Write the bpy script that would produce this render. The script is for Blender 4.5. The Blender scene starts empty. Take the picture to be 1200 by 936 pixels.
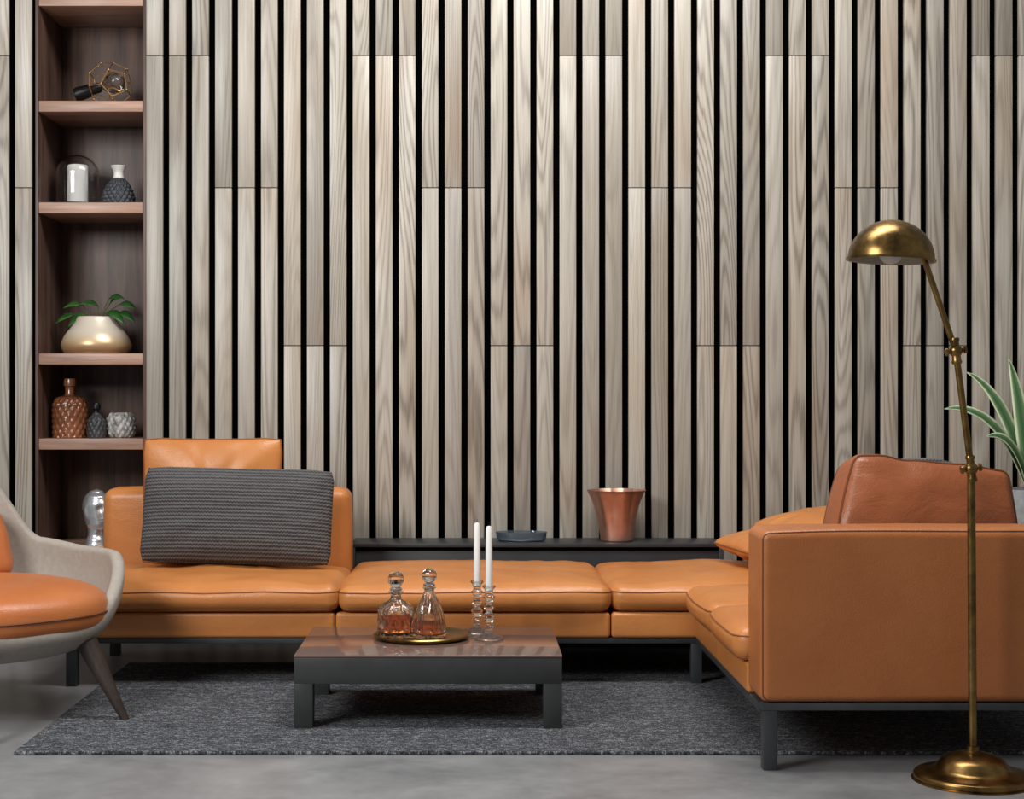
import bpy, bmesh, math, random
from mathutils import Vector, Matrix, noise, Euler
random.seed(7)
S = bpy.context.scene
C = S.collection
PI = math.pi
S.view_settings.view_transform = 'Standard'
F = 1800.0; CX = 550.0; CY = 468.0; H = 1.1
WALL = 7.08

# ------------------------------------------------------------------ materials
def lin(c):
    return tuple(((v/255)/12.92 if v/255 <= .04045 else ((v/255+.055)/1.055)**2.4) for v in c) + (1,)

class G:
    def __init__(s, name):
        s.m = bpy.data.materials.new(name); s.m.use_nodes = True
        s.nt = s.m.node_tree; s.b = s.nt.nodes['Principled BSDF']
    def n(s, t, **kw):
        nd = s.nt.nodes.new(t)
        for k, v in kw.items():
            if k.startswith('_'): setattr(nd, k[1:], v)
            else:
                key = int(k[1:]) if k[0] == 'i' and k[1:].isdigit() else k.replace('__', ' ')
                if isinstance(v, bpy.types.NodeSocket): s.nt.links.new(v, nd.inputs[key])
                else: nd.inputs[key].default_value = v
        return nd
    def link(s, a, b): s.nt.links.new(a, b)
    def ramp(s, fac, stops):
        r = s.n('ShaderNodeValToRGB'); s.link(fac, r.inputs[0])
        e = r.color_ramp.elements
        while len(e) < len(stops): e.new(.5)
        for i, (p, c) in enumerate(stops): e[i].position = p; e[i].color = c
        return r.outputs[0]
    def math(s, op, a, b=None):
        nd = s.n('ShaderNodeMath', _operation=op, i0=a)
        if b is not None:
            if isinstance(b, bpy.types.NodeSocket): s.link(b, nd.inputs[1])
            else: nd.inputs[1].default_value = b
        return nd.outputs[0]
    def remap(s, v, a, b, fa=0., fb=1.):
        r = s.n('ShaderNodeMapRange', Value=v)
        for k, x in (('From Min', fa), ('From Max', fb), ('To Min', a), ('To Max', b)): r.inputs[k].default_value = x
        return r.outputs[0]
    def coords(s, scale=(1, 1, 1), kind='Object', loc=None):
        tc = s.n('ShaderNodeTexCoord')
        mp = s.n('ShaderNodeMapping', Vector=tc.outputs[kind], Scale=scale)
        if loc is not None: s.link(loc, mp.inputs['Location'])
        return mp.outputs[0]
    def noise(s, vec, scale, detail=4, rough=.5, dist=0):
        return s.n('ShaderNodeTexNoise', Vector=vec, Scale=scale, Detail=detail, Roughness=rough, Distortion=dist).outputs[0]
    def bump(s, h, strength, dist=.01, prev=None):
        b = s.n('ShaderNodeBump', Height=h, Strength=strength, Distance=dist)
        if prev is not None: s.link(prev, b.inputs['Normal'])
        s.link(b.outputs[0], s.b.inputs['Normal']); return b.outputs[0]
    def set(s, **kw):
        for k, v in kw.items():
            k = k.replace('__', ' ')
            if isinstance(v, bpy.types.NodeSocket): s.link(v, s.b.inputs[k])
            else: s.b.inputs[k].default_value = v

def pm(name, c1, c2=None, scale=8, stretch=(1, 1, 1), rough=.5, metal=0, bump=0, bscale=80, trans=0, ior=1.45, coat=0, rvar=.08, spec=.5):
    g = G(name)
    v = g.coords(stretch)
    nz = g.noise(v, scale, 5, .6)
    c2 = c2 or tuple(max(0, x*.85) for x in c1)
    g.set(Base__Color=g.ramp(nz, [(.3, lin(c2)), (.7, lin(c1))]), Metallic=metal, IOR=ior)
    if trans: g.set(Roughness=rough)
    else: g.set(Roughness=g.remap(nz, max(0, rough-rvar), rough+rvar))
    g.b.inputs['Transmission Weight'].default_value = trans
    g.b.inputs['Coat Weight'].default_value = coat
    g.b.inputs['Specular IOR Level'].default_value = spec
    if bump: g.bump(g.noise(g.coords(stretch), bscale, 3), bump, .004)
    return g.m

def leather_mat(name, c1, c2, wave=.2):
    g = G(name)
    v = g.coords()
    nz = g.noise(v, 2.5, 5, .55)
    g.set(Base__Color=g.ramp(nz, [(.22, lin(c2)), (.78, lin(c1))]))
    vo = g.n('ShaderNodeTexVoronoi', Vector=v, Scale=220)
    n1 = g.bump(vo.outputs['Distance'], .3, .0015)
    w = g.noise(g.coords((1, 1, 1.6)), 7, 4, .55, .5)
    g.bump(w, wave, .014, n1)
    fine = g.noise(v, 60, 3)
    g.set(Roughness=g.remap(fine, .31, .45))
    return g.m

def oak_mat():
    g = G('grey_oak')
    at = g.n('ShaderNodeAttribute', _attribute_name='tone')
    sep = g.n('ShaderNodeSeparateColor', Color=at.outputs['Color'])
    r, p, q = sep.outputs[0], sep.outputs[1], sep.outputs[2]
    loc = g.n('ShaderNodeCombineXYZ', X=g.math('MULTIPLY', r, 17.), Y=g.math('MULTIPLY', p, 23.), Z=g.math('MULTIPLY', r, 31.)).outputs[0]
    v = g.coords((5.5, 1, .34), loc=loc)
    field = g.noise(v, 1., 1.5, .4, .1)
    wob = g.noise(g.coords((80, 60, 4), loc=loc), 1., 3, .6)
    dens = g.remap(p, 105., 250.)
    ph = g.math('ADD', g.math('MULTIPLY', field, dens), g.math('MULTIPLY', wob, 4.))
    b01 = g.math('POWER', g.remap(g.math('SINE', ph), 0, 1, -1, 1), 2.)
    fib = g.noise(g.coords((560, 100, 6), loc=loc), 1., 4, .65)
    st = g.noise(g.coords((120, 60, 1.0), loc=loc), 1., 3, .6)
    amp = g.remap(r, .07, .30)
    fac = g.math('ADD', g.math('MULTIPLY', b01, amp), g.math('ADD', g.math('MULTIPLY', fib, .52), g.math('MULTIPLY', st, .40)))
    big = g.noise(g.coords((3.2, 1, .7), loc=loc), 1.3, 2)
    col = g.ramp(fac, [(.24, lin((195, 190, 179))), (.56, lin((163, 156, 144))), (.98, lin((92, 84, 75)))])
    warm = g.n('ShaderNodeMix', _data_type='RGBA', _blend_type='MULTIPLY')
    g.link(g.ramp(big, [(.47, (0, 0, 0, 1)), (.76, (1, 1, 1, 1))]), warm.inputs[0])
    g.link(col, warm.inputs[6]); warm.inputs[7].default_value = (.86, .75, .66, 1)
    hsv = g.n('ShaderNodeHueSaturation', Color=warm.outputs[2])
    g.link(g.remap(q, .70, 1.17), hsv.inputs['Value'])
    g.set(Base__Color=hsv.outputs[0], Roughness=.36)
    g.bump(fac, .2, .003)
    return g.m

def walnut_mat(name, a, b, vertical=True, rough=.45):
    g = G(name)
    v = g.coords((14, 14, 1.0) if vertical else (1.2, 14, 14))
    f = g.noise(v, 1.6, 4, .55, .5)
    fib = g.noise(g.coords((260, 260, 6) if vertical else (8, 260, 260)), 1, 3)
    fac = g.math('ADD', g.math('MULTIPLY', f, .75), g.math('MULTIPLY', fib, .4))
    g.set(Base__Color=g.ramp(fac, [(.38, lin(a)), (.74, lin(b))]), Roughness=rough)
    g.bump(fib, .15, .002)
    return g.m

def rug_mat():
    g = G('woven_rug')
    a = g.noise(g.coords((55, 180, 60)), 1, 3, .85)
    b = g.noise(g.coords((190, 60, 60)), 1.2, 3, .8)
    c = g.noise(g.coords((4, 14, 1)), 2.4, 4, .75)
    f = g.math('ADD', g.math('ADD', g.math('MULTIPLY', a, .5), g.math('MULTIPLY', b, .38)), g.math('MULTIPLY', c, .17))
    g.set(Base__Color=g.ramp(f, [(.43, lin((20, 22, 26))), (.53, lin((64, 67, 73))), (.65, lin((188, 190, 196)))]), Roughness=.95)
    g.bump(f, 1., .016)
    return g.m

def floor_mat():
    g = G('polished_concrete')
    v = g.coords()
    a = g.noise(v, 2.2, 7, .65, .5); b = g.noise(v, 10, 6, .7)
    f = g.math('ADD', g.math('MULTIPLY', a, .7), g.math('MULTIPLY', b, .3))
    g.set(Base__Color=g.ramp(f, [(.34, lin((114, 115, 117))), (.68, lin((156, 157, 158)))]))
    g.set(Roughness=g.remap(a, .24, .46))
    g.bump(b, .06, .004)
    return g.m

def weave_mat():
    g = G('charcoal_knit')
    tc = g.n('ShaderNodeTexCoord'); sp = g.n('ShaderNodeSeparateXYZ', Vector=tc.outputs['Object'])
    x = g.math('MULTIPLY', sp.outputs[0], 2*PI/.026); z = g.math('MULTIPLY', sp.outputs[2], 2*PI/.0145)
    zz = g.math('ADD', z, g.math('MULTIPLY', g.math('ABSOLUTE', g.math('SINE', x)), 1.6))
    nz = g.noise(g.coords((60, 60, 150)), 1, 3)
    hh = g.math('ADD', g.math('SINE', zz), g.math('MULTIPLY', nz, 1.8))
    g.set(Base__Color=g.ramp(g.remap(hh, 0, 1, -.4, 2.3), [(0, lin((42, 42, 45))), (1, lin((106, 104, 104)))]), Roughness=.92)
    g.bump(hh, .5, .005)
    return g.m

def planter_mat():
    g = G('champagne_ombre')
    tc = g.n('ShaderNodeTexCoord'); sp = g.n('ShaderNodeSeparateXYZ', Vector=tc.outputs['Object'])
    nz = g.noise(g.coords(), 20, 3)
    k = g.math('ADD', g.remap(sp.outputs[2], 0, 1, 0, .18), g.math('MULTIPLY', nz, .06))
    g.set(Base__Color=g.ramp(k, [(.05, lin((150, 112, 78))), (.32, lin((206, 176, 134))), (.62, lin((242, 230, 210)))]), Metallic=.4, Roughness=.36)
    return g.m
def leafpale_mat():
    g = G('variegated_leaf')
    at = g.n('ShaderNodeAttribute', _attribute_name='rim')
    nz = g.noise(g.coords((30, 30, 4)), 1, 3)
    k = g.math('ADD', at.outputs['Fac'], g.math('MULTIPLY', g.math('SUBTRACT', nz, .5), .4))
    g.set(Base__Color=g.ramp(k, [(.1, lin((66, 98, 62))), (.6, lin((104, 138, 92))), (.8, lin((206, 212, 178)))]), Roughness=.42)
    return g.m

M = {}
M['oak'] = oak_mat()
M['black'] = pm('black_backing', (2, 2, 2), rough=.95, rvar=.02, spec=.02)
M['walnut'] = walnut_mat('walnut_panel', (46, 32, 27), (108, 82, 70))
M['shelf'] = walnut_mat('walnut_shelf', (132, 100, 84), (184, 148, 128), False, .4)
M['floor'] = floor_mat()
M['rug'] = rug_mat()
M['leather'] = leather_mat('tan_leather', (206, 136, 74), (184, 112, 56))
M['leather_shaded'] = leather_mat('tan_leather_shaded', (184, 114, 64), (162, 94, 50), .2)  # darker copy of the tan leather: shade on the near armrest put into colour
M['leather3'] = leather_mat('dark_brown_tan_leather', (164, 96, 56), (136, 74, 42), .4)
M['seam'] = pm('tan_piping', (148, 86, 40), (122, 66, 30), rough=.5)
M['seam2'] = pm('brown_piping', (114, 64, 36), rough=.5)
M['steel'] = pm('dark_grey_steel', (70, 72, 75), (56, 58, 61), rough=.42, metal=.2, bump=.05)
M['tableframe'] = pm('charcoal_lacquer', (58, 60, 60), (50, 52, 52), rough=.4)
M['tabletop'] = pm('bronze_lacquer_top', (112, 90, 82), (106, 84, 76), rough=.17, rvar=.01, coat=.4)
M['console'] = pm('anthracite_lacquer', (50, 52, 55), (43, 45, 47), rough=.4)
M['knit'] = weave_mat()
M['fabric'] = pm('taupe_felt', (168, 160, 150), (156, 148, 139), scale=60, rough=.95, bump=.2, bscale=400)
M['armseat'] = leather_mat('rust_leather', (198, 120, 68), (178, 100, 52), .15)
M['darkwood'] = walnut_mat('dark_stained_ash', (34, 26, 22), (62, 50, 43))
M['brass'] = pm('aged_brass', (172, 138, 82), (84, 64, 36), scale=13, rough=.31, metal=1, bump=.05, bscale=30)
M['gold'] = pm('gold_wire', (230, 190, 130), (204, 156, 100), rough=.3, metal=.8)
M['champagne'] = planter_mat()
M['copper'] = pm('copper', (214, 168, 150), (176, 130, 112), rough=.42, metal=.85)
M['silver'] = pm('polished_silver', (232, 232, 234), (220, 220, 224), scale=2, rough=.27, metal=.8, rvar=.03)
M['speckle'] = pm('grey_white_glaze', (206, 204, 200), (64, 64, 66), scale=34, rough=.35)
M['glass'] = pm('clear_glass', (252, 252, 252), (248, 249, 249), rough=.0, trans=1, ior=1.45)
M['crystal'] = pm('cut_crystal', (252, 252, 252), (248, 249, 249), rough=.0, trans=1, ior=1.55)
M['greyglass'] = pm('smoky_blue_glass', (156, 172, 184), (136, 152, 164), rough=.03, trans=.85)
M['amber'] = pm('amber_liquid', (246, 158, 84), (232, 130, 60), rough=.0, trans=.9, ior=1.36)
M['brownglass'] = pm('brown_glaze', (146, 90, 58), (90, 52, 34), rough=.25, coat=.4)
M['darkglaze'] = pm('dark_glaze', (74, 73, 75), (34, 34, 36), rough=.4)
M['slate'] = pm('slate_ceramic', (66, 70, 76), (44, 47, 51), rough=.45)
M['white'] = pm('white_ceramic', (236, 234, 230), (218, 216, 212), rough=.35)
M['wax'] = pm('white_wax', (250, 249, 246), (242, 240, 235), rough=.6)
M['darkmetal'] = pm('black_metal', (26, 26, 28), rough=.4, metal=.5)
M['leaf'] = pm('green_leaf', (58, 106, 46), (28, 62, 28), scale=30, rough=.35)
M['leafpale'] = leafpale_mat()
M['stem'] = pm('plant_stem', (70, 84, 40), rough=.6)
M['soil'] = pm('soil', (50, 38, 30), rough=1, bump=.8)
M['bulb'] = pm('frosted_bulb', (235, 230, 220), rough=.3)
M['pot'] = pm('grey_stone_pot', (160, 162, 162), (128, 130, 130), scale=30, rough=.8, bump=.3)
M['shadein'] = pm('pale_shade_lining', (196, 190, 172), rough=.4)

# ------------------------------------------------------------------ geometry helpers
def WL(o):
    v = Vector(o.location)
    while o.parent: o = o.parent; v += Vector(o.location)
    return v
def obj(name, bm, m, parent=None, world=False, sharp=38, label=None):
    bmesh.ops.recalc_face_normals(bm, faces=bm.faces[:])
    if world and parent is not None:
        bmesh.ops.translate(bm, verts=bm.verts[:], vec=-WL(parent))
    me = bpy.data.meshes.new(name); bm.to_mesh(me); bm.free()
    me.shade_smooth(); me.set_sharp_from_angle(angle=math.radians(sharp))
    me.materials.append(M[m])
    o = bpy.data.objects.new(name, me); C.objects.link(o)
    if parent is not None: o.parent = parent
    if label: o['label'] = label
    return o
def tag(o, label, cat, group=None):
    o['label'] = label; o['category'] = cat
    if group: o['group'] = group
    return o
def thing(name, label, cat, loc=(0, 0, 0), rot=(0, 0, 0), group=None):
    o = bpy.data.objects.new(name, None); C.objects.link(o)
    o.empty_display_size = .05
    o.location = loc; o.rotation_euler = rot
    return tag(o, label, cat, group)
def dup(root, loc, label, rz=0):
    r = root.copy(); C.objects.link(r); r.location = loc; r.rotation_euler = (0, 0, rz); r['label'] = label
    for ch in list(root.children):
        c = ch.copy(); C.objects.link(c); c.parent = r
        for gch in ch.children:
            d = gch.copy(); C.objects.link(d); d.parent = c
    return r

def samples(h, r, k, m):
    c = h-r
    return [-(c+r*math.tan(PI/4*(1-i/k))) for i in range(k)] + [-c+2*c*i/m for i in range(m+1)] + [c+r*math.tan(PI/4*(i+1)/k) for i in range(k)]
def rbox(bm, lo, hi, r=.005, k=2, m=1, fn=None):
    lo, hi = Vector(lo), Vector(hi); c = (lo+hi)/2; h = (hi-lo)/2
    r = min(r, min(h)*.98)
    ms = m if isinstance(m, tuple) else (m, m, m)
    sm = [samples(h[i], r, k, ms[i]) for i in range(3)]
    cache = {}
    def vert(p):
        key = (round(p[0], 5), round(p[1], 5), round(p[2], 5))
        if key not in cache:
            q = Vector([max(-(h[i]-r), min(h[i]-r, p[i])) for i in range(3)])
            d = Vector(p)-q
            if d.length > 0: d.normalize()
            w = q+d*r
            if fn: w = fn(w, Vector([w[i]/h[i] for i in range(3)]))
            cache[key] = bm.verts.new(w+c)
        return cache[key]
    for ax in range(3):
        a, b = [(1, 2), (0, 2), (0, 1)][ax]
        for s in (-1, 1):
            for i in range(len(sm[a])-1):
                for j in range(len(sm[b])-1):
                    vs = []
                    for (ii, jj) in ((i, j), (i+1, j), (i+1, j+1), (i, j+1)):
                        p = [0, 0, 0]; p[ax] = s*h[ax]; p[a] = sm[a][ii]; p[b] = sm[b][jj]
                        vs.append(vert(p))
                    if len(set(vs)) == 4:
                        try: bm.faces.new(vs)
                        except ValueError: pass
    return bm
def lathe(bm, prof, seg=40, c=(0, 0, 0), fn=None, axis=None):
    rings = []
    mt = axis or Matrix.Identity(3)
    c = Vector(c)
    for (r, z) in prof:
        if r < 1e-5: rings.append([bm.verts.new(c+mt@Vector((0, 0, z)))]); continue
        ring = []
        for i in range(seg):
            a = 2*PI*i/seg; rr = r*fn(a, z) if fn else r
            ring.append(bm.verts.new(c+mt@Vector((rr*math.cos(a), rr*math.sin(a), z))))
        rings.append(ring)
    skin(bm, rings, seg)
    return bm
def skin(bm, rings, seg):
    for a, b in zip(rings, rings[1:]):
        for i in range(seg):
            j = (i+1) % seg
            if len(a) == 1 and len(b) == 1: break
            if len(a) == 1: bm.faces.new((a[0], b[i], b[j]))
            elif len(b) == 1: bm.faces.new((a[i], a[j], b[0]))
            else: bm.faces.new((a[i], a[j], b[j], b[i]))
def smooth_prof(pts, n=6):
    out = []
    P = [pts[0]]+list(pts)+[pts[-1]]
    for i in range(1, len(P)-2):
        p0, p1, p2, p3 = P[i-1], P[i], P[i+1], P[i+2]
        for k in range(n):
            t = k/n
            out.append(tuple(max(0 if j == 0 else -9, .5*((2*p1[j])+(-p0[j]+p2[j])*t+(2*p0[j]-5*p1[j]+4*p2[j]-p3[j])*t*t+(-p0[j]+3*p1[j]-3*p2[j]+p3[j])*t**3)) for j in range(2)))
    out.append(tuple(pts[-1])); return out
def tube(bm, pts, r, seg=8, closed=False, r2=None, caps=True):
    pts = [Vector(p) for p in pts]; n = len(pts); rings = []
    up = Vector((0, 0, 1)); prev = None
    for i, p in enumerate(pts):
        if closed: t = pts[(i+1) % n]-pts[i-1]
        else: t = pts[min(i+1, n-1)]-pts[max(i-1, 0)]
        t.normalize()
        if prev is None:
            u = t.cross(up)
            if u.length < .01: u = t.cross(Vector((1, 0, 0)))
        else: u = prev-t*prev.dot(t)
        u.normalize(); prev = u; w = t.cross(u)
        rr = r if r2 is None else r+(r2-r)*i/(n-1)
        rings.append([bm.verts.new(p+(u*math.cos(2*PI*k/seg)+w*math.sin(2*PI*k/seg))*rr) for k in range(seg)])
    pr = list(zip(rings, rings[1:]))
    if closed: pr.append((rings[-1], rings[0]))
    for a, b in pr:
        for k in range(seg):
            j = (k+1) % seg; bm.faces.new((a[k], a[j], b[j], b[k]))
    if not closed and caps: bm.faces.new(rings[0]); bm.faces.new(rings[-1])
    return bm
def NB(): return bmesh.new()
def ball(bm, c, r, seg=20, sz=1):
    n = 12
    return lathe(bm, [(r*math.sin(PI*i/n), -r*sz*math.cos(PI*i/n)) for i in range(n+1)], seg, c)
def align(d):
    return Vector(d).to_track_quat('Z', 'Y').to_matrix()
def rrect(X, Y, rr, n=14):
    pts = []
    for (sx, sy, a0) in ((1, 1, 0), (-1, 1, 90), (-1, -1, 180), (1, -1, 270)):
        for k in range(7):
            a = math.radians(a0+90*k/6); pts.append((sx*X+rr*math.cos(a), sy*Y+rr*math.sin(a)))
        nx = {(1, 1): (-1, 1), (-1, 1): (-1, -1), (-1, -1): (1, -1), (1, -1): (1, 1)}[(sx, sy)]
        e = pts[-1]; a = math.radians(a0+90)
        f = (nx[0]*X+rr*math.cos(a), nx[1]*Y+rr*math.sin(a))
        for k in range(1, n): pts.append((e[0]+(f[0]-e[0])*k/n, e[1]+(f[1]-e[1])*k/n))
    return pts

def cushion(name, lo, hi, parent, mat='leather', seam='seam', r=.04, crown=.025, bulge=.018, wr=.011, seams=(.62,), m=(34, 28, 3), seed=0, label=None):
    lo, hi = Vector(lo), Vector(hi); c = (lo+hi)/2; h = (hi-lo)/2
    r = min(r, min(h)*.95)
    def fn(p, u):
        q = p.copy()
        ux, uy, uz = u
        q.x += math.copysign(bulge, ux)*abs(ux)**3*(1-uy*uy)*(1-uz*uz)
        q.y += math.copysign(bulge, uy)*abs(uy)**3*(1-ux**4)*(1-uz*uz)
        if uz > 0:
            q.z += crown*(1-abs(ux)**3)*(1-abs(uy)**3)*uz
            nn = noise.noise(Vector((p.x*5+seed, p.y*5, seed*1.7)))+.35*noise.noise(Vector((p.x*17+seed, p.y*12, 4)))
            q.z += nn*wr*uz
        return q
    b = rbox(NB(), lo, hi, r, 5, m, fn)
    o = obj(name, b, mat, parent, world=True, sharp=60, label=label)
    for w in seams:
        z = w*h.z
        inset = 0
        if abs(z) > h.z-r:
            t = (abs(z)-(h.z-r))/r; inset = r-math.sqrt(max(0, 1-t*t))*r
        pts = [Vector((x, y, z)) for x, y in rrect(h.x-r, h.y-r, r-inset, 30)]
        pts = [fn(p, Vector((p.x/h.x, p.y/h.y, p.z/h.z)))+c for p in pts]
        obj('piping', tube(NB(), [p-WL(parent) for p in pts], .003, 6, True), seam, o)
    return o

def pillow(name, w, h, t, loc, rot, label, mat, seam=None, pinch=.05, group=None, seed=0, pw=2.6, wr=.008, rc=.03, ex=.55):
    root = thing(name, label, 'pillow', loc, rot, group)
    n = 44; bm = NB(); fr = {}; bk = {}
    def P(i, j, s):
        u = -1+2*i/n; v = -1+2*j/n
        u = math.sin(u*PI/2)*.6+u*.4; v = math.sin(v*PI/2)*.6+v*.4
        x = w/2*u*(1-pinch*(1-v*v)*abs(u)); z = h/2*v*(1-pinch*(1-u*u)*abs(v))
        cr = (max(0, abs(u)-.75)*max(0, abs(v)-.75)/.0625)
        x *= 1-rc*cr; z *= 1-rc*1.2*cr
        th = t/2*max(0, (1-abs(u)**pw)*(1-abs(v)**pw))**ex
        nn = noise.noise(Vector((x*7+seed, z*7, s*3+seed)))*wr*min(1, th*30)
        rad = noise.noise(Vector((math.atan2(v, u)*3.2+seed, seed*2., s)))*wr*1.4*min(1, th*30)*min(1, 2*math.hypot(u, v))
        return Vector((x, s*(th+nn+rad), z+h/2))
    for i in range(n+1):
        for j in range(n+1):
            e = i in (0, n) or j in (0, n)
            fr[i, j] = bm.verts.new(P(i, j, -1)); bk[i, j] = fr[i, j] if e else bm.verts.new(P(i, j, 1))
    for i in range(n):
        for j in range(n):
            for dct in (fr, bk):
                vs = [dct[i, j], dct[i+1, j], dct[i+1, j+1], dct[i, j+1]]
                if bm.faces.get(vs) is None:
                    try: bm.faces.new(vs)
                    except ValueError: pass
    obj('cover', bm, mat, root, sharp=80)
    if seam:
        idx = [(i, 0) for i in range(n)]+[(n, j) for j in range(n)]+[(i, n) for i in range(n, 0, -1)]+[(0, j) for j in range(n, 0, -1)]
        obj('piping', tube(NB(), [P(i, j, 1) for i, j in idx], .004, 6, True), seam, root)
    return root

def boxed_pillow(name, w, h, t, loc, rot, label, mat, seam, taper, group=None, seed=0):
    root = thing(name, label, 'pillow', loc, rot, group)
    hx, hy, hz = w/2, t/2, h/2; r = .038
    def fn(p, u):
        q = p.copy()
        q.y += math.copysign(.058, u.y)*min(1, abs(u.y)**2)*(1-abs(u.x)**2.5)*(1-abs(u.z)**2.5)
        k = (u.z+1)/2
        if u.x < 0: q.x += taper*k*k*abs(u.x)
        else: q.x -= taper*.12*k*k*abs(u.x)
        q.z += -.026*u.x*k
        q.z += .008*(1-u.x**2)*k-.006
        ct = max(0, abs(u.x)-.5)/.5
        q.y += (.012*noise.noise(Vector((p.x*6+seed, p.z*9, u.y+seed)))+.008*noise.noise(Vector((p.x*9+p.z*20, p.z*6, seed)))*(.3+ct))*(1-u.x**6)
        q.z += .008*noise.noise(Vector((p.x*8, seed, 2)))*k
        return q
    c = Vector((0, 0, hz))
    obj('cover', rbox(NB(), (-hx, -hy, 0), (hx, hy, h), r, 5, (36, 5, 30), fn), mat, root, sharp=80)
    for s in (-1, 1):
        y = s*(hy-r*.3); inset = r*(1-math.sqrt(1-.7**2))
        pts = [Vector((x, y, z)) for x, z in rrect(hx-r, hz-r, r-inset, 32)]
        pts = [fn(p, Vector((p.x/hx, p.y/hy, p.z/hz)))+c for p in pts]
        obj('piping', tube(NB(), pts, .0045, 6, True), seam, root)
    return root

# ------------------------------------------------------------------ setting
def struct(o):
    o['kind'] = 'structure'; return o
b = NB(); rbox(b, (-5, -1.5, -.1), (5.5, 7.6, 0), .001, 1)
struct(obj('floor', b, 'floor'))
def wx(px, d=WALL): return (px-CX)/F*d
NX0, NX1 = wx(45), wx(168)
b = NB()
rbox(b, (-5, WALL+.022, 0), (NX0-.018, 7.6, 3.5), .001, 1)
rbox(b, (NX1+.018, WALL+.022, 0), (5.5, 7.6, 3.5), .001, 1)
wall = struct(obj('wall_back', b, 'black'))
rows = [2.685, 2.076, 1.348]
def slat_panel(xs, w, zj, k):
    for (z0, z1) in ((0, zj-.002), (zj+.002, 3.5)):
        bm = NB(); lay = bm.loops.layers.float_color.new('tone')
        q0 = random.uniform(.35, .7)
        for x in xs:
            nf = len(bm.faces)
            rbox(bm, (x, WALL, z0), (x+w, WALL+.0225, z1), .0015, 1)
            bm.faces.ensure_lookup_table()
            col = (random.random(), random.random(), min(1, max(0, q0+random.uniform(-.4, .4))), 1)
            for f in bm.faces[nf:]:
                for l in f.loops: l[lay] = col
        obj('slat_panel', bm, 'oak', wall)
pit = 26.92; sw = 19.3/F*WALL
for k in range(0, 22):
    slat_panel([wx(171.3+pit*(3*k+i)) for i in range(3)], sw, rows[k % 3], k)
slat_panel([wx(17.5)], sw, rows[1], 0)
for k in range(0, 8):
    slat_panel([wx(17.5-pit*(3*k+i+1)) for i in range(3)], sw, rows[(k*2) % 3], k)

# ------------------------------------------------------------------ niche shelf
sh = thing('shelving_unit', 'tall narrow built-in walnut shelving unit recessed in the slatted wall', 'shelves', ((NX0+NX1)/2, 7.25, 0))
ND = 7.5
obj('back_panel', rbox(NB(), (NX0, ND, 0), (NX1, ND+.02, 3.45), .001, 1), 'walnut', sh, True)
for x0, x1 in ((NX0-.014, NX0), (NX1, NX1+.014)):
    obj('side_panel', rbox(NB(), (x0, WALL-.002, 0), (x1, ND+.02, 3.45), .001, 1), 'walnut', sh, True)
SZ = [2.965, 2.477, 2.009, 1.312, .919, .423]
for z in SZ:
    obj('shelf', rbox(NB(), (NX0+.0005, WALL+.004, z-.05), (NX1-.0005, ND-.001, z), .002, 1), 'shelf', sh, True)
obj('cabinet_door', rbox(NB(), (NX0+.003, WALL+.012, .06), (NX1-.003, WALL+.032, .368), .002, 1), 'walnut', sh, True)
def sx(px, d): return (px-CX)/F*d

# cage lamp
z = SZ[1]
t = thing('cage_lamp', 'small gold wire cage lamp with black socket lying on the top visible shelf', 'lamp', (sx(118, 7.24), 7.24, z))
b = NB(); rr = .106; cc = Vector((.045, 0, rr*.93))
ico = bmesh.new(); bmesh.ops.create_icosphere(ico, subdivisions=1, radius=rr)
bmesh.ops.rotate(ico, verts=ico.verts[:], matrix=Euler((.5, .3, .2)).to_matrix())
fc = [f.calc_center_median().normalized()*rr for f in ico.faces]
cc.z = -min(p.z for p in fc)+.0045
for e in ico.edges:
    a_, b_ = [f.calc_center_median().normalized()*rr for f in e.link_faces]
    tube(b, [a_+cc, b_+cc], .0028, 6)
for p in fc: ball(b, p+cc, .0042, 8)
ico.free(); obj('wire_cage', b, 'gold', t)
ax = Vector((-1, -.15, -.36)).normalized()
b = NB(); lathe(b, [(0, 0), (.02, 0), (.024, .01), (.024, .045), (.03, .05), (.034, .11), (.028, .128), (0, .131)], 24, cc+ax*.045, axis=align(ax))
obj('socket', b, 'darkmetal', t)
b = NB(); lathe(b, smooth_prof([(0, -.075), (.035, -.06), (.05, -.025), (.036, .015), (.017, .04), (0, .05)]), 24, cc+ax*-.0, axis=align(ax))
obj('bulb', b, 'glass', t)

# cloche + candle
z = SZ[2]; cd = 7.25; cxx = sx(91, cd)
t = thing('glass_cloche', 'clear glass dome covering a white pillar candle on the shelf', 'cloche', (cxx, cd, z))
obj('base', lathe(NB(), [(0, 0), (.103, 0), (.106, .006), (.103, .012), (0, .012)], 48), 'darkmetal', t)
ro = [(.098, .0125), (.1, .03), (.1, .15)]+[(.1*math.cos(a), .15+.095*math.sin(a)) for a in [PI/2*i/12 for i in range(1, 12)]]+[(0, .245)]
ri = [(0, .2395)]+[((.0945)*math.cos(a), .15+.0895*math.sin(a)) for a in [PI/2*i/12 for i in range(11, 0, -1)]]+[(.0945, .15), (.0945, .03), (.0925, .0125)]
obj('dome', lathe(NB(), ri+ro, 56), 'glass', t)
t = thing('pillar_candle', 'thick white pillar candle standing under the glass dome', 'candle', (cxx, cd, z+.0125))
obj('wax', lathe(NB(), [(0, 0), (.045, 0), (.048, .003), (.048, .178), (.044, .183), (.02, .178), (0, .177)], 40), 'wax', t)
obj('wick', tube(NB(), [(0, 0, .176), (.001, 0, .186), (.003, 0, .194)], .0012, 6), 'darkmetal', t)

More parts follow.
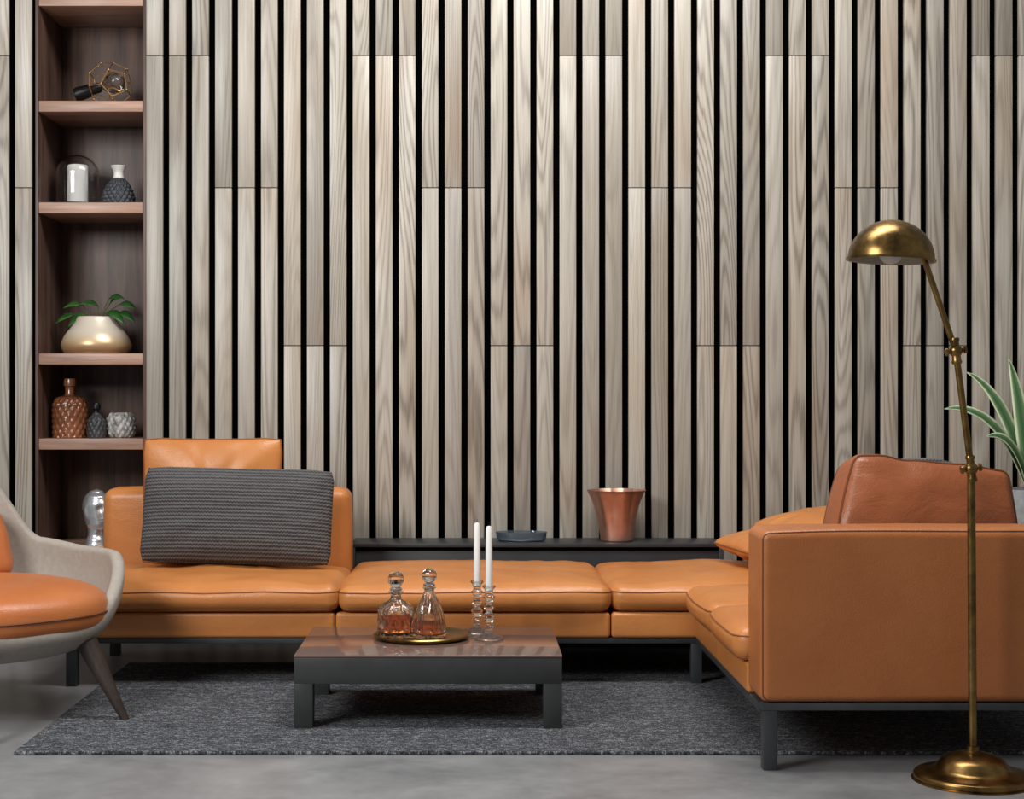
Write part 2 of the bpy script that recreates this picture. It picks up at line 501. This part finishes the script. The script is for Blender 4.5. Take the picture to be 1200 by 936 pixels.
def diam(n, m, a):
    return lambda ph, z: 1+a*abs(math.sin(n*ph+m*z))*abs(math.sin(n*ph-m*z))
t = thing('bud_vase', 'slate ribbed cone-shaped vase with a white flared neck beside glass dome', 'vase', (sx(139, 7.22), 7.22, z))
pr = smooth_prof([(0.0, 0), (.056, 0), (.067, .010), (.069, .035), (.061, .07), (.046, .102), (.026, .13)], 9)
obj('body', lathe(NB(), pr, 140, fn=diam(9, 84, .15)), 'slate', t, sharp=70)
obj('neck', lathe(NB(), smooth_prof([(.027, .128), (.023, .145), (.024, .16), (.033, .18), (.036, .187), (.031, .187), (.02, .165), (.018, .13)], 5), 40), 'white', t)

# planter + plant
z = SZ[3]; d = 7.27; c0 = sx(113, d)
t = thing('bowl_planter', 'cream and gold dome-shaped planter on the middle shelf', 'planter', (c0, d, z))
obj('bowl', lathe(NB(), smooth_prof([(0, 0), (.13, 0), (.15, .012), (.163, .035), (.160, .06), (.145, .092), (.12, .125), (.1, .155), (.088, .176), (.083, .178), (.08, .172), (.095, .145)], 6), 60), 'champagne', t)
obj('soil', lathe(NB(), [(0, .156), (.05, .158), (.086, .155)], 30), 'soil', t)
t = thing('leafy_houseplant', 'small green broad-leaved plant growing in the cream and gold planter', 'plant', (c0, d, z+.157))
def leaf_blade(bm, base, dirv, L, W, droop, fold=.15, n=8, side=None, arc=0):
    dirv = Vector(dirv).normalized(); up = Vector((0, 0, 1))
    sd = side or dirv.cross(up)
    if sd.length < .01: sd = Vector((1, 0, 0))
    sd = sd.normalized(); rows_ = []
    out = Vector((dirv.x, dirv.y, 0))
    for i in range(n+1):
        t_ = i/n; p = Vector(base)+dirv*L*t_-up*droop*t_*t_*L+out*arc*t_*t_*L
        w = W*math.sin(PI*min(1, t_**.75))*.5+.0006
        nn = sd.cross(dirv).normalized()
        rows_.append([bm.verts.new(p+sd*w+nn*fold*w), bm.verts.new(p), bm.verts.new(p-sd*w+nn*fold*w)])
    for a, c in zip(rows_, rows_[1:]):
        bm.faces.new((a[0], a[1], c[1], c[0])); bm.faces.new((a[1], a[2], c[2], c[1]))
stems = NB(); lv = NB()
for i, (ax_, el, L, lx, lz) in enumerate([(182, 8, .12, -1, -.2), (168, 48, .11, -1, .15), (352, 14, .13, 1, -.25), (5, 34, .15, 1, .1), (335, 26, .08, .8, -.3), (90, 70, .08, -.6, .3), (40, 62, .14, .9, .3), (200, 25, .05, -.6, -.3), (20, 55, .10, .5, .5)]):
    a = math.radians(ax_); e = math.radians(el)
    dv = Vector((math.cos(a)*math.cos(e), math.sin(a)*math.cos(e)*.7, math.sin(e)))
    st = Vector((math.cos(a)*.02, math.sin(a)*.02, 0)); en = st+dv*L*.72+Vector((0, 0, .022))
    tube(stems, [st, st+(en-st)*.5+Vector((0, 0, .012)), en], .0025, 6)
    dd = Vector((lx, -.35, lz)).normalized()
    leaf_blade(lv, en, dd, random.uniform(.085, .1), random.uniform(.045, .055), .35, .25, 10, side=dd.cross(Vector((0, -.55, .85))))
obj('stems', stems, 'stem', t); o = obj('foliage', lv, 'leaf', t, sharp=80)
o.modifiers.new('thick', 'SOLIDIFY').thickness = .0015

# lower shelf bottles
z = SZ[4]
t = thing('glass_bottle', 'tall brown diamond-textured bottle with narrow neck on the lower shelf', 'bottle', (sx(82, 7.25), 7.25, z))
pr = smooth_prof([(0, 0), (.066, 0), (.075, .012), (.076, .05), (.077, .13), (.073, .165), (.055, .190), (.028, .2)], 10)
obj('body', lathe(NB(), pr, 140, fn=diam(8, 60, .10)), 'brownglass', t, sharp=70)
obj('neck', lathe(NB(), [(.028, .198), (.022, .212), (.022, .24), (.028, .245), (.028, .272), (.025, .28), (0, .282)], 32), 'brownglass', t)
t = thing('small_bottle', 'small dark textured bottle between brown bottle and round jar', 'bottle', (sx(113, 7.2), 7.2, z))
obj('body', lathe(NB(), smooth_prof([(0, 0), (.032, 0), (.040, .01), (.041, .045), (.036, .085), (.018, .11), (.014, .118)], 8), 100, fn=diam(6, 75, .13)), 'darkglaze', t, sharp=70)
obj('stopper', lathe(NB(), [(.014, .115), (.012, .13), (.02, .137), (.02, .15), (.014, .165), (0, .168)], 24), 'darkmetal', t)
t = thing('round_jar', 'squat round grey-white diamond-textured jar at right end of lower shelf', 'jar', (sx(142, 7.27), 7.27, z))
obj('body', lathe(NB(), smooth_prof([(0, 0), (.045, 0), (.060, .015), (.066, .05), (.062, .09), (.05, .112), (.046, .118), (.041, .115), (.055, .08), (.05, .03), (0, .012)], 7), 120, fn=diam(8, 70, .11)), 'speckle', t, sharp=70)

# head sculpture: egg-shaped head with features on a slim neck, face turned to the right
z = SZ[5]; d = 7.15
t = thing('head_sculpture', 'silver mirrored head sculpture on the lowest shelf beside the sofa', 'sculpture', (sx(113, d), d, z), (0, 0, .8))
def g_(x, m, s): return math.exp(-((x-m)/s)**2)
def lerp_tab(tab, x):
    for (a, b_) in zip(tab, tab[1:]):
        if x <= b_[0]:
            k = (x-a[0])/(b_[0]-a[0]); k = k*k*(3-2*k); return a[1]+(b_[1]-a[1])*k
    return tab[-1][1]
half_w = [(0, .050), (.02, .046), (.05, .036), (.075, .036), (.10, .046), (.14, .054), (.185, .059), (.225, .050), (.25, .031), (.262, .0)]
front = [(0, .050), (.02, .046), (.05, .036), (.074, .040), (.088, .062), (.105, .066), (.15, .068), (.19, .070), (.225, .060), (.25, .034), (.262, .0)]
rear = [(0, .052), (.02, .048), (.05, .042), (.085, .046), (.12, .062), (.17, .078), (.21, .072), (.24, .048), (.262, .0)]
b = NB(); seg = 80; rings = [[b.verts.new((0, 0, 0))]]
zs = [i*.262/72 for i in range(72)]
for zz in zs:
    ring = []
    hw, fr_, re = lerp_tab(half_w, zz), lerp_tab(front, zz), lerp_tab(rear, zz)
    for i in range(seg):
        a = 2*PI*i/seg; f = (a+PI/2+PI) % (2*PI)-PI
        x = hw*math.cos(a); y = (re if math.sin(a) > 0 else fr_)*math.sin(a)
        dr = .020*g_(f, 0, .16)*g_(zz, .146, .016)+.008*g_(f, 0, .13)*g_(zz, .168, .02)
        dr -= .008*(g_(f, .42, .2)+g_(f, -.42, .2))*g_(zz, .172, .013)
        dr += .006*g_(f, 0, .3)*g_(zz, .113, .006)+.006*g_(f, 0, .3)*g_(zz, .125, .005)
        dr += .008*(g_(f, PI/2, .14)+g_(f, -PI/2, .14))*g_(zz, .155, .022)
        n_ = Vector((x, y, 0)); n_ = n_.normalized() if n_.length > 0 else n_
        ring.append(b.verts.new(Vector((x, y, zz))+n_*dr))
    rings.append(ring)
rings.append([b.verts.new((0, 0, .262))])
skin(b, rings, seg)
obj('head', b, 'silver', t, sharp=80)

# ------------------------------------------------------------------ rug
RZ = .012
b = NB(); rbox(b, (-1.41, 4.75, 0.0005), (2.6, 6.36, RZ), .004, 2)
tag(obj('rug', b, 'rug'), 'large dark blue-grey woven rug under the coffee table', 'rug')

# ------------------------------------------------------------------ sofa
so = thing('sectional_sofa', 'L-shaped low tan leather sectional sofa on dark steel legs', 'sofa', (.2, 6.3, 0))
YF, YB = 5.875, 6.76
def W(name, lo, hi, m, r=.01, k=3, mm=1, fn=None, parent=so): return obj(name, rbox(NB(), lo, hi, r, k, mm, fn), m, parent, True)
xa0, xa1, xb1, xc1 = -1.575, -.514, .542, 1.96
W('seat_base', (xa0, YF, .187), (xa1-.002, YB, .284), 'leather', .014)
W('seat_base', (xa1+.002, YF, .187), (xb1-.002, YB, .284), 'leather', .014)
W('seat_base', (xb1+.002, YF, .187), (xc1, YB, .284), 'leather', .014)
W('seat_base', (.862, 4.765, .187), (xc1, YF-.003, .284), 'leather', .014)
sm_ = (.5, -.8)
cushion('seat_cushion', (xa0, YF-.02, .285), (xa1+.012, 6.575, .390), so, seed=1, r=.042, seams=sm_, crown=.03)
cushion('seat_cushion', (xa1+.014, YF-.02, .285), (xb1+.0, 6.735, .390), so, seed=2, r=.042, seams=sm_, crown=.03)
cushion('seat_cushion', (xb1+.002, YF+.0, .285), (1.735, 6.735, .390), so, seed=3, r=.042, seams=sm_, crown=.03)
cushion('seat_cushion', (.826, 5.31, .285), (1.735, YF-.004, .390), so, seed=4, r=.042, seams=sm_, crown=.03)
cushion('seat_cushion', (.826, 4.768, .285), (1.735, 5.306, .390), so, seed=5, r=.042, seams=sm_, crown=.03)
def bulgefn(a):
    def fn(p, u):
        q = p.copy(); q.y += math.copysign(a, u.y)*abs(u.y)**3*(1-u.x**4)*(1-u.z**2)
        q.x += math.copysign(a*.5, u.x)*abs(u.x)**3*(1-u.z**2)*(1-u.y**2)
        q.z += .006*max(0, u.z)*(1-u.x**4)+.002*noise.noise(p*4)
        return q
    return fn
W('backrest', (xa0, 6.585, .2), (xa1, 6.775, .716), 'leather', .045, 5, (14, 3, 8), bulgefn(.012))
W('backrest', (1.745, 4.77, .2), (1.96, 6.775, .62), 'leather', .045, 5, (3, 14, 8), bulgefn(.01))
af = bulgefn(.005)
alo, ahi = Vector((.862, 4.545, .2)), Vector((1.965, 4.763, .712))
arm = W('armrest', alo, ahi, 'leather_shaded', .028, 5, (16, 4, 10), af)
ac_, ah = (alo+ahi)/2, (ahi-alo)/2
for s in (-1, 1):
    r = .028; y = s*(ah.y-r*.29); ins = r*.29
    pts = [Vector((x, y, zz)) for x, zz in rrect(ah.x-r, ah.z-r, r-ins, 20)]
    pts = [af(p, Vector((p.x/ah.x, p.y/ah.y, p.z/ah.z)))+ac_-WL(so) for p in pts]
    obj('piping', tube(NB(), pts, .0022, 6, True), 'seam2', arm)
fr = NB()
for lo, hi in (((xa0+.02, YF+.012, .165), (xc1-.01, YF+.05, .187)), ((xa0+.02, YB-.06, .165), (xc1-.01, YB-.02, .187)), ((xa0+.02, YF+.012, .165), (xa0+.06, YB-.02, .187)),
               ((.868, 4.553, .178), (xc1-.005, 4.593, .2005)), ((.868, 4.593, .165), (.906, YF+.02, .1875)), ((xc1-.05, 4.593, .165), (xc1-.01, YB-.02, .187)), ((xa1-.02, YF+.03, .165), (xa1+.02, YB-.03, .187)), ((xb1-.02, YF+.03, .165), (xb1+.02, YB-.03, .187))):
    rbox(fr, lo, hi, .002, 1)
obj('frame', fr, 'steel', so, True)
for (x, y, zt) in ((-1.525, 5.905, .166), (-1.525, 6.62, .166), (.872, 5.91, .166), (.893, 4.576, .18), (1.92, 4.58, .18), (1.92, 6.7, .166), (-.1, 6.7, .166)):
    on = -1.41 < x < 2.6 and 4.75 < y < 6.36
    W('leg', (x-.021, y-.021, RZ if on else 0), (x+.021, y+.021, zt), 'steel', .003, 1)

# pillows on sofa
ST = .412
R_ = math.radians
pillow('leather_pillow', .59, .53, .13, (-1.085, 6.46, ST-.002), (R_(-5), 0, R_(1)), 'square tan leather pillow standing behind the charcoal knitted pillow', 'leather', 'seam', .03, seed=3, group='leather pillows')
pillow('knitted_pillow', .785, .40, .20, (-.957, 6.26, ST+.015), (R_(-13), R_(1.3), R_(-1)), 'rectangular charcoal knitted pillow leaning on left end of the sofa', 'knit', None, .01, seed=5, wr=.004, rc=.035, pw=3.2, ex=.6)
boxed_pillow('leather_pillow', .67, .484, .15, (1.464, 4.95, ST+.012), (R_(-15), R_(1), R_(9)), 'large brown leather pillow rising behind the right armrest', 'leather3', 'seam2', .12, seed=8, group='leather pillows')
pillow('leather_pillow', .50, .46, .13, (1.37, 6.12, ST+.07), (R_(-88), R_(0), R_(14)), 'tan leather pillow lying flat with its rounded corner near the console end', 'leather', 'seam', .02, seed=11, group='leather pillows', rc=.07)
pillow('leather_pillow', .48, .44, .12, (1.49, 6.14, ST+.155), (R_(-86), R_(-7), R_(8)), 'tan leather pillow lying on top of the flat pillow near the wall', 'leather', 'seam', .02, seed=14, group='leather pillows', rc=.09)
pillow('fabric_pillow', .30, .458, .12, (1.60, 5.42, ST+.0), (R_(-8), 0, R_(-6)), 'dark grey pillow whose top just shows above the large brown leather pillow', 'knit', None, -.12, seed=17)

# ------------------------------------------------------------------ console
co = thing('console_bench', 'long low anthracite console behind the sofa carrying the copper vase', 'console', (.3, 6.92, 0))
x0, x1 = sx(411, 6.79), sx(848, 6.79)
W('top', (x0, 6.785, .447), (x1, 7.07, .463), 'console', .002, 1, parent=co)
W('side_panel', (x0, 6.785, 0), (x0+.02, 7.07, .446), 'console', .002, 1, parent=co)
W('side_panel', (x1-.02, 6.785, 0), (x1, 7.07, .446), 'console', .002, 1, parent=co)
W('front_panel', (x0+.021, 6.80, .06), (x1-.021, 6.815, .43), 'console', .002, 1, parent=co)
W('back_panel', (x0+.021, 7.05, .05), (x1-.021, 7.068, .446), 'console', .002, 1, parent=co)
t = thing('pleated_vase', 'wide-mouthed pleated copper vase on the console', 'vase', (sx(723, 6.92), 6.92, .463))
b = NB(); seg = 132
def vr(a, zz):
    k = min(1, zz/.225)
    x = (a*7/PI+.18*k) % 2; tri = abs(x-1)
    return 1-.15*(k*(1-.45*k*k*k))*tri
lathe(b, [(0, .001), (.070, .001), (.074, .006), (.081, .06), (.091, .11), (.102, .15), (.114, .185), (.126, .21), (.134, .226), (.138, .23), (.134, .23), (.122, .208), (.110, .183), (.098, .148), (.087, .108), (.077, .06), (.068, .014), (0, .012)], seg, fn=vr)
obj('vessel', b, 'copper', t, sharp=22)
t = thing('glass_tray', 'low oval smoky blue glass tray on the console left of copper vase', 'tray', (sx(611, 6.92), 6.92, .463))
def ell(a, zz): return 1/math.sqrt(math.cos(a)**2+(math.sin(a)/.62)**2)
obj('bowl', lathe(NB(), [(0, .001), (.100, .001), (.110, .006), (.116, .042), (.111, .042), (.102, .012), (0, .010)], 80, fn=ell), 'greyglass', t)
obj('divider', rbox(NB(), (.02, -.058, .0105), (.026, .058, .04), .002, 1), 'greyglass', t)

# ------------------------------------------------------------------ coffee table
tx0, tx1, ty0, ty1, tz = -.581, .308, 5.08, 5.72, .254
ct = thing('coffee_table', 'low square charcoal coffee table with glossy bronze-brown top on the rug', 'table', ((tx0+tx1)/2, (ty0+ty1)/2, RZ))
W('tabletop', (tx0, ty0, tz-.008), (tx1, ty1, tz), 'tabletop', .002, 2, parent=ct)
b = NB()
az0, az1 = tz-.095, tz-.0085
for lo, hi in (((tx0+.001, ty0+.001, az0), (tx1-.001, ty0+.04, az1)), ((tx0+.001, ty1-.04, az0), (tx1-.001, ty1-.001, az1)), ((tx0+.001, ty0+.04, az0), (tx0+.04, ty1-.04, az1)), ((tx1-.04, ty0+.04, az0), (tx1-.001, ty1-.04, az1))):
    rbox(b, lo, hi, .002, 1)
obj('apron', b, 'tableframe', ct, True)
for x in (tx0+.001, tx1-.063):
    for y in (ty0+.001, ty1-.063):
        W('leg', (x, y, RZ), (x+.062, y+.062, az0+.001), 'tableframe', .002, 1, parent=ct)
TX, TY = sx(494, 5.45), 5.45
t = thing('round_tray', 'round brass tray with raised rim holding two decanters', 'tray', (TX, TY, tz))
obj('plate', lathe(NB(), [(0, 0), (.15, 0), (.165, .005), (.17, .014), (.172, .014), (.168, .018), (.16, .014), (.148, .007), (0, .006)], 64), 'brass', t)
TZ = tz+.0065
def sq(p):
    return lambda a, z: 1+(((abs(math.cos(a))**p+abs(math.sin(a))**p)**(-1/p))-1)*max(0, min(1, (.125-z)/.03))
def facets(n, m, a, base=None):
    def tri(x): x = (x/PI) % 1; return 1-abs(2*x-1)
    def f(ph, z):
        k = 1-a*(1-tri(n*ph+m*z))*(1-tri(n*ph-m*z))-a*.5*(1-max(tri(n*ph+m*z), tri(n*ph-m*z)))
        return k*(base(ph, z) if base else 1)
    return f
t = thing('squat_decanter', 'left square-shouldered cut-glass decanter of amber liquid with ball stopper on tray', 'decanter', (sx(464, 5.45), 5.45, TZ), (0, 0, .25))
outer = smooth_prof([(0, .0), (.054, 0), (.061, .006), (.063, .05), (.062, .09), (.052, .112), (.026, .128), (.019, .14), (.019, .15), (.029, .158)], 8)
inner = [(.022, .158), (.012, .15)]+smooth_prof([(.015, .13), (.042, .106), (.054, .088), (.055, .05), (.053, .014), (0, .010)], 5)
obj('body', lathe(NB(), outer+inner, 144, fn=facets(6, 40, .09, sq(4))), 'crystal', t, sharp=20)
obj('liquid', lathe(NB(), smooth_prof([(0, .0105), (.050, .014), (.0525, .05), (.052, .083)], 4)+[(0, .083)], 96, fn=facets(6, 40, .06, sq(4))), 'amber', t, sharp=25)
obj('stopper', lathe(NB(), [(0, .145), (.011, .148), (.012, .16), (.024, .164), (.02, .172), (.012, .176)]+[(.029*math.sin(PI*i/12), .202-.029*math.cos(PI*i/12)) for i in range(2, 13)], 12), 'crystal', t, sharp=20)
t = thing('bell_decanter', 'right teardrop cut-glass decanter with amber base and glass stopper on tray', 'decanter', (sx(503, 5.43), 5.43, TZ))
outer = smooth_prof([(0, 0), (.050, 0), (.058, .008), (.060, .035), (.054, .075), (.040, .115), (.024, .148), (.018, .168), (.026, .176)], 8)
inner = [(.02, .176), (.012, .168)]+smooth_prof([(.018, .148), (.033, .115), (.046, .075), (.051, .035), (.050, .014), (0, .010)], 5)
obj('body', lathe(NB(), outer+inner, 144, fn=facets(6, 22, .10)), 'crystal', t, sharp=20)
obj('liquid', lathe(NB(), [(0, .011), (.046, .014), (.047, .035), (.042, .062), (0, .062)], 60), 'amber', t)
obj('stopper', lathe(NB(), [(0, .16), (.010, .165), (.011, .178), (.022, .182), (.018, .19), (.011, .193)]+[(.027*math.sin(PI*i/12), .217-.027*math.cos(PI*i/12)) for i in range(2, 13)], 12), 'crystal', t, sharp=20)
cprof = [(0, 0), (.045, 0), (.052, .004), (.05, .01), (.03, .016), (.015, .024), (.011, .034), (.02, .044), (.012, .054), (.016, .07), (.022, .08), (.016, .09), (.011, .1), (.02, .112), (.011, .124), (.014, .14), (.022, .15), (.014, .16), (.016, .175), (.024, .186), (.022, .19), (.014, .19), (.013, .172), (0, .171)]
p1 = (sx(559, 5.56), 5.56, tz); p2 = (sx(573, 5.42), 5.42, tz)
t = thing('candlestick', 'left turned glass candlestick on the coffee table', 'candlestick', p1, group='glass candlesticks')
obj('stand', lathe(NB(), smooth_prof(cprof[:20], 3)+cprof[20:], 40), 'glass', t)
dup(t, p2, 'right turned glass candlestick, nearer the table front edge')
t = thing('taper_candle', 'white taper candle in the left glass candlestick', 'candle', (p1[0], p1[1], tz+.1715), group='white taper candles')
obj('wax', lathe(NB(), [(0, 0), (.0115, 0), (.0122, .02), (.0112, .218), (.008, .227), (0, .229)], 24), 'wax', t)
obj('wick', tube(NB(), [(0, 0, .227), (0, 0, .236), (.001, 0, .241)], .0011, 6), 'darkmetal', t)
dup(t, (p2[0], p2[1], tz+.1715), 'white taper candle in the right glass candlestick')

# ------------------------------------------------------------------ armchair
AC = Vector((-1.735, 5.42, 0)); YAW = math.radians(46)
ac = thing('lounge_armchair', 'taupe shell armchair with rust leather seat at left edge', 'armchair', AC, (0, 0, YAW))
def ss(a, b_, x):
    t_ = max(0, min(1, (x-a)/(b_-a))); return t_*t_*(3-2*t_)
def rim(phi):
    s = math.sin(phi)
    zr = .548+.03*ss(.1, .7, s)+.34*ss(.55, 1, s)-.215*ss(.32, 1.0, -s)**1.25
    R = .505+.02*ss(.6, 1, s)-.03*ss(.5, 1, -s)
    R *= (abs(math.cos(phi))**2.15+abs(s)**2.15)**(-1/2.15)*.985
    return R, zr
T = .046; Z0 = .195
b = NB(); seg = 160; nt = 22; rings = [[b.verts.new((0, 0, Z0))]]
def ring_at(fn):
    out = []
    for k in range(seg):
        ph = 2*PI*k/seg; R, zr = rim(ph); rr, zz = fn(R, zr)
        out.append(b.verts.new((rr*math.cos(ph), rr*math.sin(ph), zz)))
    return out
for i in range(1, nt+1):
    a = PI/2*i/nt
    rings.append(ring_at(lambda R, zr: (R*math.sin(a)**.68, Z0+(zr-T/2-Z0)*(1-math.cos(a))**1.05)))
for i in range(1, 9):
    th = PI*i/9
    rings.append(ring_at(lambda R, zr: (R-T/2+T/2*math.cos(th), zr-T/2+T/2*math.sin(th))))
for i in range(nt, 0, -1):
    a = PI/2*i/nt
    rings.append(ring_at(lambda R, zr: ((R-T)*math.sin(a)**.68, Z0+T*.7+(zr-T/2-Z0-T*.7)*(1-math.cos(a))**1.05)))
rings.append([b.verts.new((0, 0, Z0+T*.7))])
skin(b, rings, seg)
obj('shell', b, 'fabric', ac, sharp=180)
def super_cushion(bm, a_, b2, z0, z1, cy=0, crown=.02, p=3.0):
    n = 22; seg = 90; rings = []
    zc = (z0+z1)/2; hz = (z1-z0)/2
    for i in range(n+1):
        th = -PI/2+PI*i/n
        rr = math.copysign(abs(math.cos(th))**.42, math.cos(th)); zz = zc+hz*math.copysign(abs(math.sin(th))**.72, th)
        if i in (0, n): rings.append([bm.verts.new((0, cy, zz+(crown if i == n else 0)))]); continue
        ring = []
        for k in range(seg):
            ph = 2*PI*k/seg; q = (abs(math.cos(ph))**p+abs(math.sin(ph))**p)**(-1/p)
            ring.append(bm.verts.new((a_*rr*q*math.cos(ph), cy+b2*rr*q*math.sin(ph), zz+(crown*(1-rr*rr) if th > 0 else 0))))
        rings.append(ring)
    skin(bm, rings, seg)
    return bm
seat = obj('seat', super_cushion(NB(), .375, .40, .268, .462, -.075, .014, 2.6), 'armseat', ac, sharp=80)
pts = []
for k in range(80):
    ph = 2*PI*k/80; q = (abs(math.cos(ph))**2.6+abs(math.sin(ph))**2.6)**(-1/2.6)
    pts.append((.377*q*math.cos(ph), -.075+.402*q*math.sin(ph), .365))
obj('piping', tube(NB(), pts, .003, 6, True), 'seam2', seat)
b = NB(); rbox(b, (-.265, .20, .44), (.265, .34, .75), .06, 5, (12, 3, 8), lambda p, u: p+Vector((0, .06*(u.z)-.03*(1-u.x**2)+.02, -.07*u.x**2*max(0, u.z))))
obj('back_cushion', b, 'armseat', ac, sharp=80)
for (ang, rt, rb) in ((-64.6, .445, .60), (-115.4, .445, .60), (60, .36, .46), (120, .36, .46)):
    a = math.radians(ang)
    top = .262 if rt > .4 else .23
    b = tube(NB(), [(rt*math.cos(a), rt*math.sin(a), top), (rb*math.cos(a), rb*math.sin(a), .0)], .037, 20, r2=.015)
    for v in b.verts:
        if v.co.z < .03: v.co.z = 0
    obj('leg', b, 'darkwood', ac)

# ------------------------------------------------------------------ floor lamp
LD = 4.44; LX = sx(1140, LD)
fl = thing('floor_lamp', 'aged brass floor lamp with dome shade and jointed arm beside the sofa', 'floor lamp', (LX, LD, 0))
def LP(px, py): return Vector(((px-CX)/F*LD-LX, 0, H-(py-CY)/F*LD))
obj('base', lathe(NB(), smooth_prof([(0, 0), (.16, 0), (.165, .004), (.166, .014), (.158, .022), (.12, .028), (.105, .036)], 4)+smooth_prof([(.1, .045), (.085, .062), (.06, .074), (.03, .081), (.018, .086)], 4)+[(.018, .1), (0, .1)], 72), 'brass', fl)
J1 = LP(1138, 549); J2 = LP(1120, 411); J3 = LP(1086, 312)
obj('pole', tube(NB(), [(0, 0, .08), J1], .0118, 20), 'brass', fl)
def knuckle(c):
    b = NB()
    ball(b, c, .019)
    lathe(b, [(0, -.03), (.011, -.03), (.012, -.024), (.007, -.022), (.007, .022), (.012, .024), (.011, .03), (0, .03)], 20, c, axis=align((1, 0, .15)))
    lathe(b, [(0, -.038), (.013, -.038), (.015, -.032), (.013, -.026), (.011, .026), (.014, .032), (.012, .038), (0, .038)], 20, c, axis=align((-.1, 0, 1)))
    return obj('joint', b, 'brass', fl)
knuckle(J1); knuckle(J2)
obj('arm', tube(NB(), [J1, J2], .0095, 16), 'brass', fl)
obj('arm', tube(NB(), [J2, J3, LP(1080, 296)], .0085, 16), 'brass', fl)
sc = LP(1044, 305); R = .123
ax = Vector((.05, 0, 1)).normalized()
n = 16
outer = [(R+.003, -.002), (R+.004, .004)]+[(R*math.cos(PI/2*i/n), R*.95*math.sin(PI/2*i/n)) for i in range(n)]+[(0, R*.95)]
b = lathe(NB(), outer, 64, sc, axis=align(ax)); shd = obj('shade', b, 'brass', fl)
inner = [(R+.002, -.001)]+[((R-.003)*math.cos(PI/2*i/n), (R*.95-.003)*math.sin(PI/2*i/n)) for i in range(n)]+[(0, R*.95-.003)]
obj('lining', lathe(NB(), inner, 64, sc, axis=align(ax)), 'shadein', shd)
obj('bulb', lathe(NB(), smooth_prof([(0, -.012), (.02, -.006), (.032, .015), (.024, .045), (.014, .065), (.014, .1)], 5), 28, sc), 'bulb', fl)

# ------------------------------------------------------------------ right plant
px_, py_ = 2.45, 6.72
t = thing('tall_planter', 'tall grey stone planter standing behind the right end of the sofa', 'planter', (px_, py_, 0))
obj('pot', lathe(NB(), [(0, 0), (.12, 0), (.125, .01), (.145, .70), (.143, .71), (.133, .71), (.127, .66), (0, .66)], 48), 'pot', t)
obj('soil', lathe(NB(), [(0, .68), (.06, .682), (.1285, .675)], 30), 'soil', t)
t = thing('long_leaf_plant', 'plant with long arching pale-striped green leaves at the right edge', 'plant', (px_, py_, .68))
lv = NB(); lay = lv.verts.layers.float.new('rim')
def arch(tip, Wd, sag, ang=0):
    tip = Vector(tip); ctrl = Vector((tip.x*.36, tip.y*.36, tip.z*.62+sag)); n = 18; rows_ = []
    hd = Vector((tip.x, tip.y, 0)).normalized()
    for i in range(n+1):
        s = i/n; p = ctrl*(2*s*(1-s))+tip*(s*s)
        tg = (ctrl*(1-2*s)+tip*s).normalized()
        sd = tg.cross(Vector((0, 0, 1))); sd = sd.normalized() if sd.length > .05 else Vector((hd.y, -hd.x, 0))
        nn = sd.cross(tg).normalized()
        sd = (sd*math.cos(ang)+nn*math.sin(ang)).normalized(); nn = sd.cross(tg).normalized()
        w = Wd*.5*(math.sin(PI*min(1, s**.7*.97+.03))**.8)+.0008
        row = [lv.verts.new(p+sd*w+nn*w*.35), lv.verts.new(p), lv.verts.new(p-sd*w+nn*w*.35)]
        row[0][lay] = 1; row[1][lay] = 0; row[2][lay] = 1; rows_.append(row)
    for a, c in zip(rows_, rows_[1:]):
        lv.faces.new((a[0], a[1], c[1], c[0])); lv.faces.new((a[1], a[2], c[2], c[1]))
for tip, wd, sag, an in (((-.39, -.06, .38), .06, .18, 1.0), ((-.26, .04, .54), .058, .12, 1.2), ((-.08, .03, .60), .068, .03, 1.3), ((-.22, -.10, .26), .055, .14, 1.1),
                        ((.12, -.1, .66), .065, .02, 1.3), ((.35, .1, .5), .06, .08, .9), ((.45, -.1, .3), .06, .15, .6), ((.2, -.35, .3), .06, .12, .5), ((-.01, -.15, .50), .06, .04, 1.2)):
    arch(tip, wd, sag, an)
o = obj('foliage', lv, 'leafpale', t, sharp=80); o.modifiers.new('thick', 'SOLIDIFY').thickness = .003

# ------------------------------------------------------------------ light, camera
def area(name, loc, target, sx_, sy_, power, col):
    l = bpy.data.lights.new(name, 'AREA'); l.shape = 'RECTANGLE'; l.size = sx_; l.size_y = sy_; l.energy = power; l.color = col
    o = bpy.data.objects.new(name, l); C.objects.link(o); o.location = loc
    o.rotation_euler = (Vector(target)-Vector(loc)).to_track_quat('-Z', 'Y').to_euler()
area('window_light', (-3.0, 2.0, 3.1), (.3, 6.8, 1.1), 1.8, 1.5, 182, (1, .985, .965))
area('top_fill_light', (.5, 4.9, 4.3), (.5, 6.0, 0), 2.4, 1.0, 145, (1, .98, .955))  # added soft overhead fill that brightens the wall and seat tops
w = bpy.data.worlds.new('world'); S.world = w; w.use_nodes = True
bg = w.node_tree.nodes['Background']; bg.inputs[0].default_value = (.96, .98, 1, 1); bg.inputs[1].default_value = .175
cam = bpy.data.cameras.new('camera'); co_ = bpy.data.objects.new('camera', cam); C.objects.link(co_)
co_.location = (0, 0, H); co_.rotation_euler = (PI/2, 0, 0)
cam.sensor_fit = 'HORIZONTAL'; cam.sensor_width = 36; cam.lens = 54; cam.shift_x = (600-CX)/1200
S.camera = co_
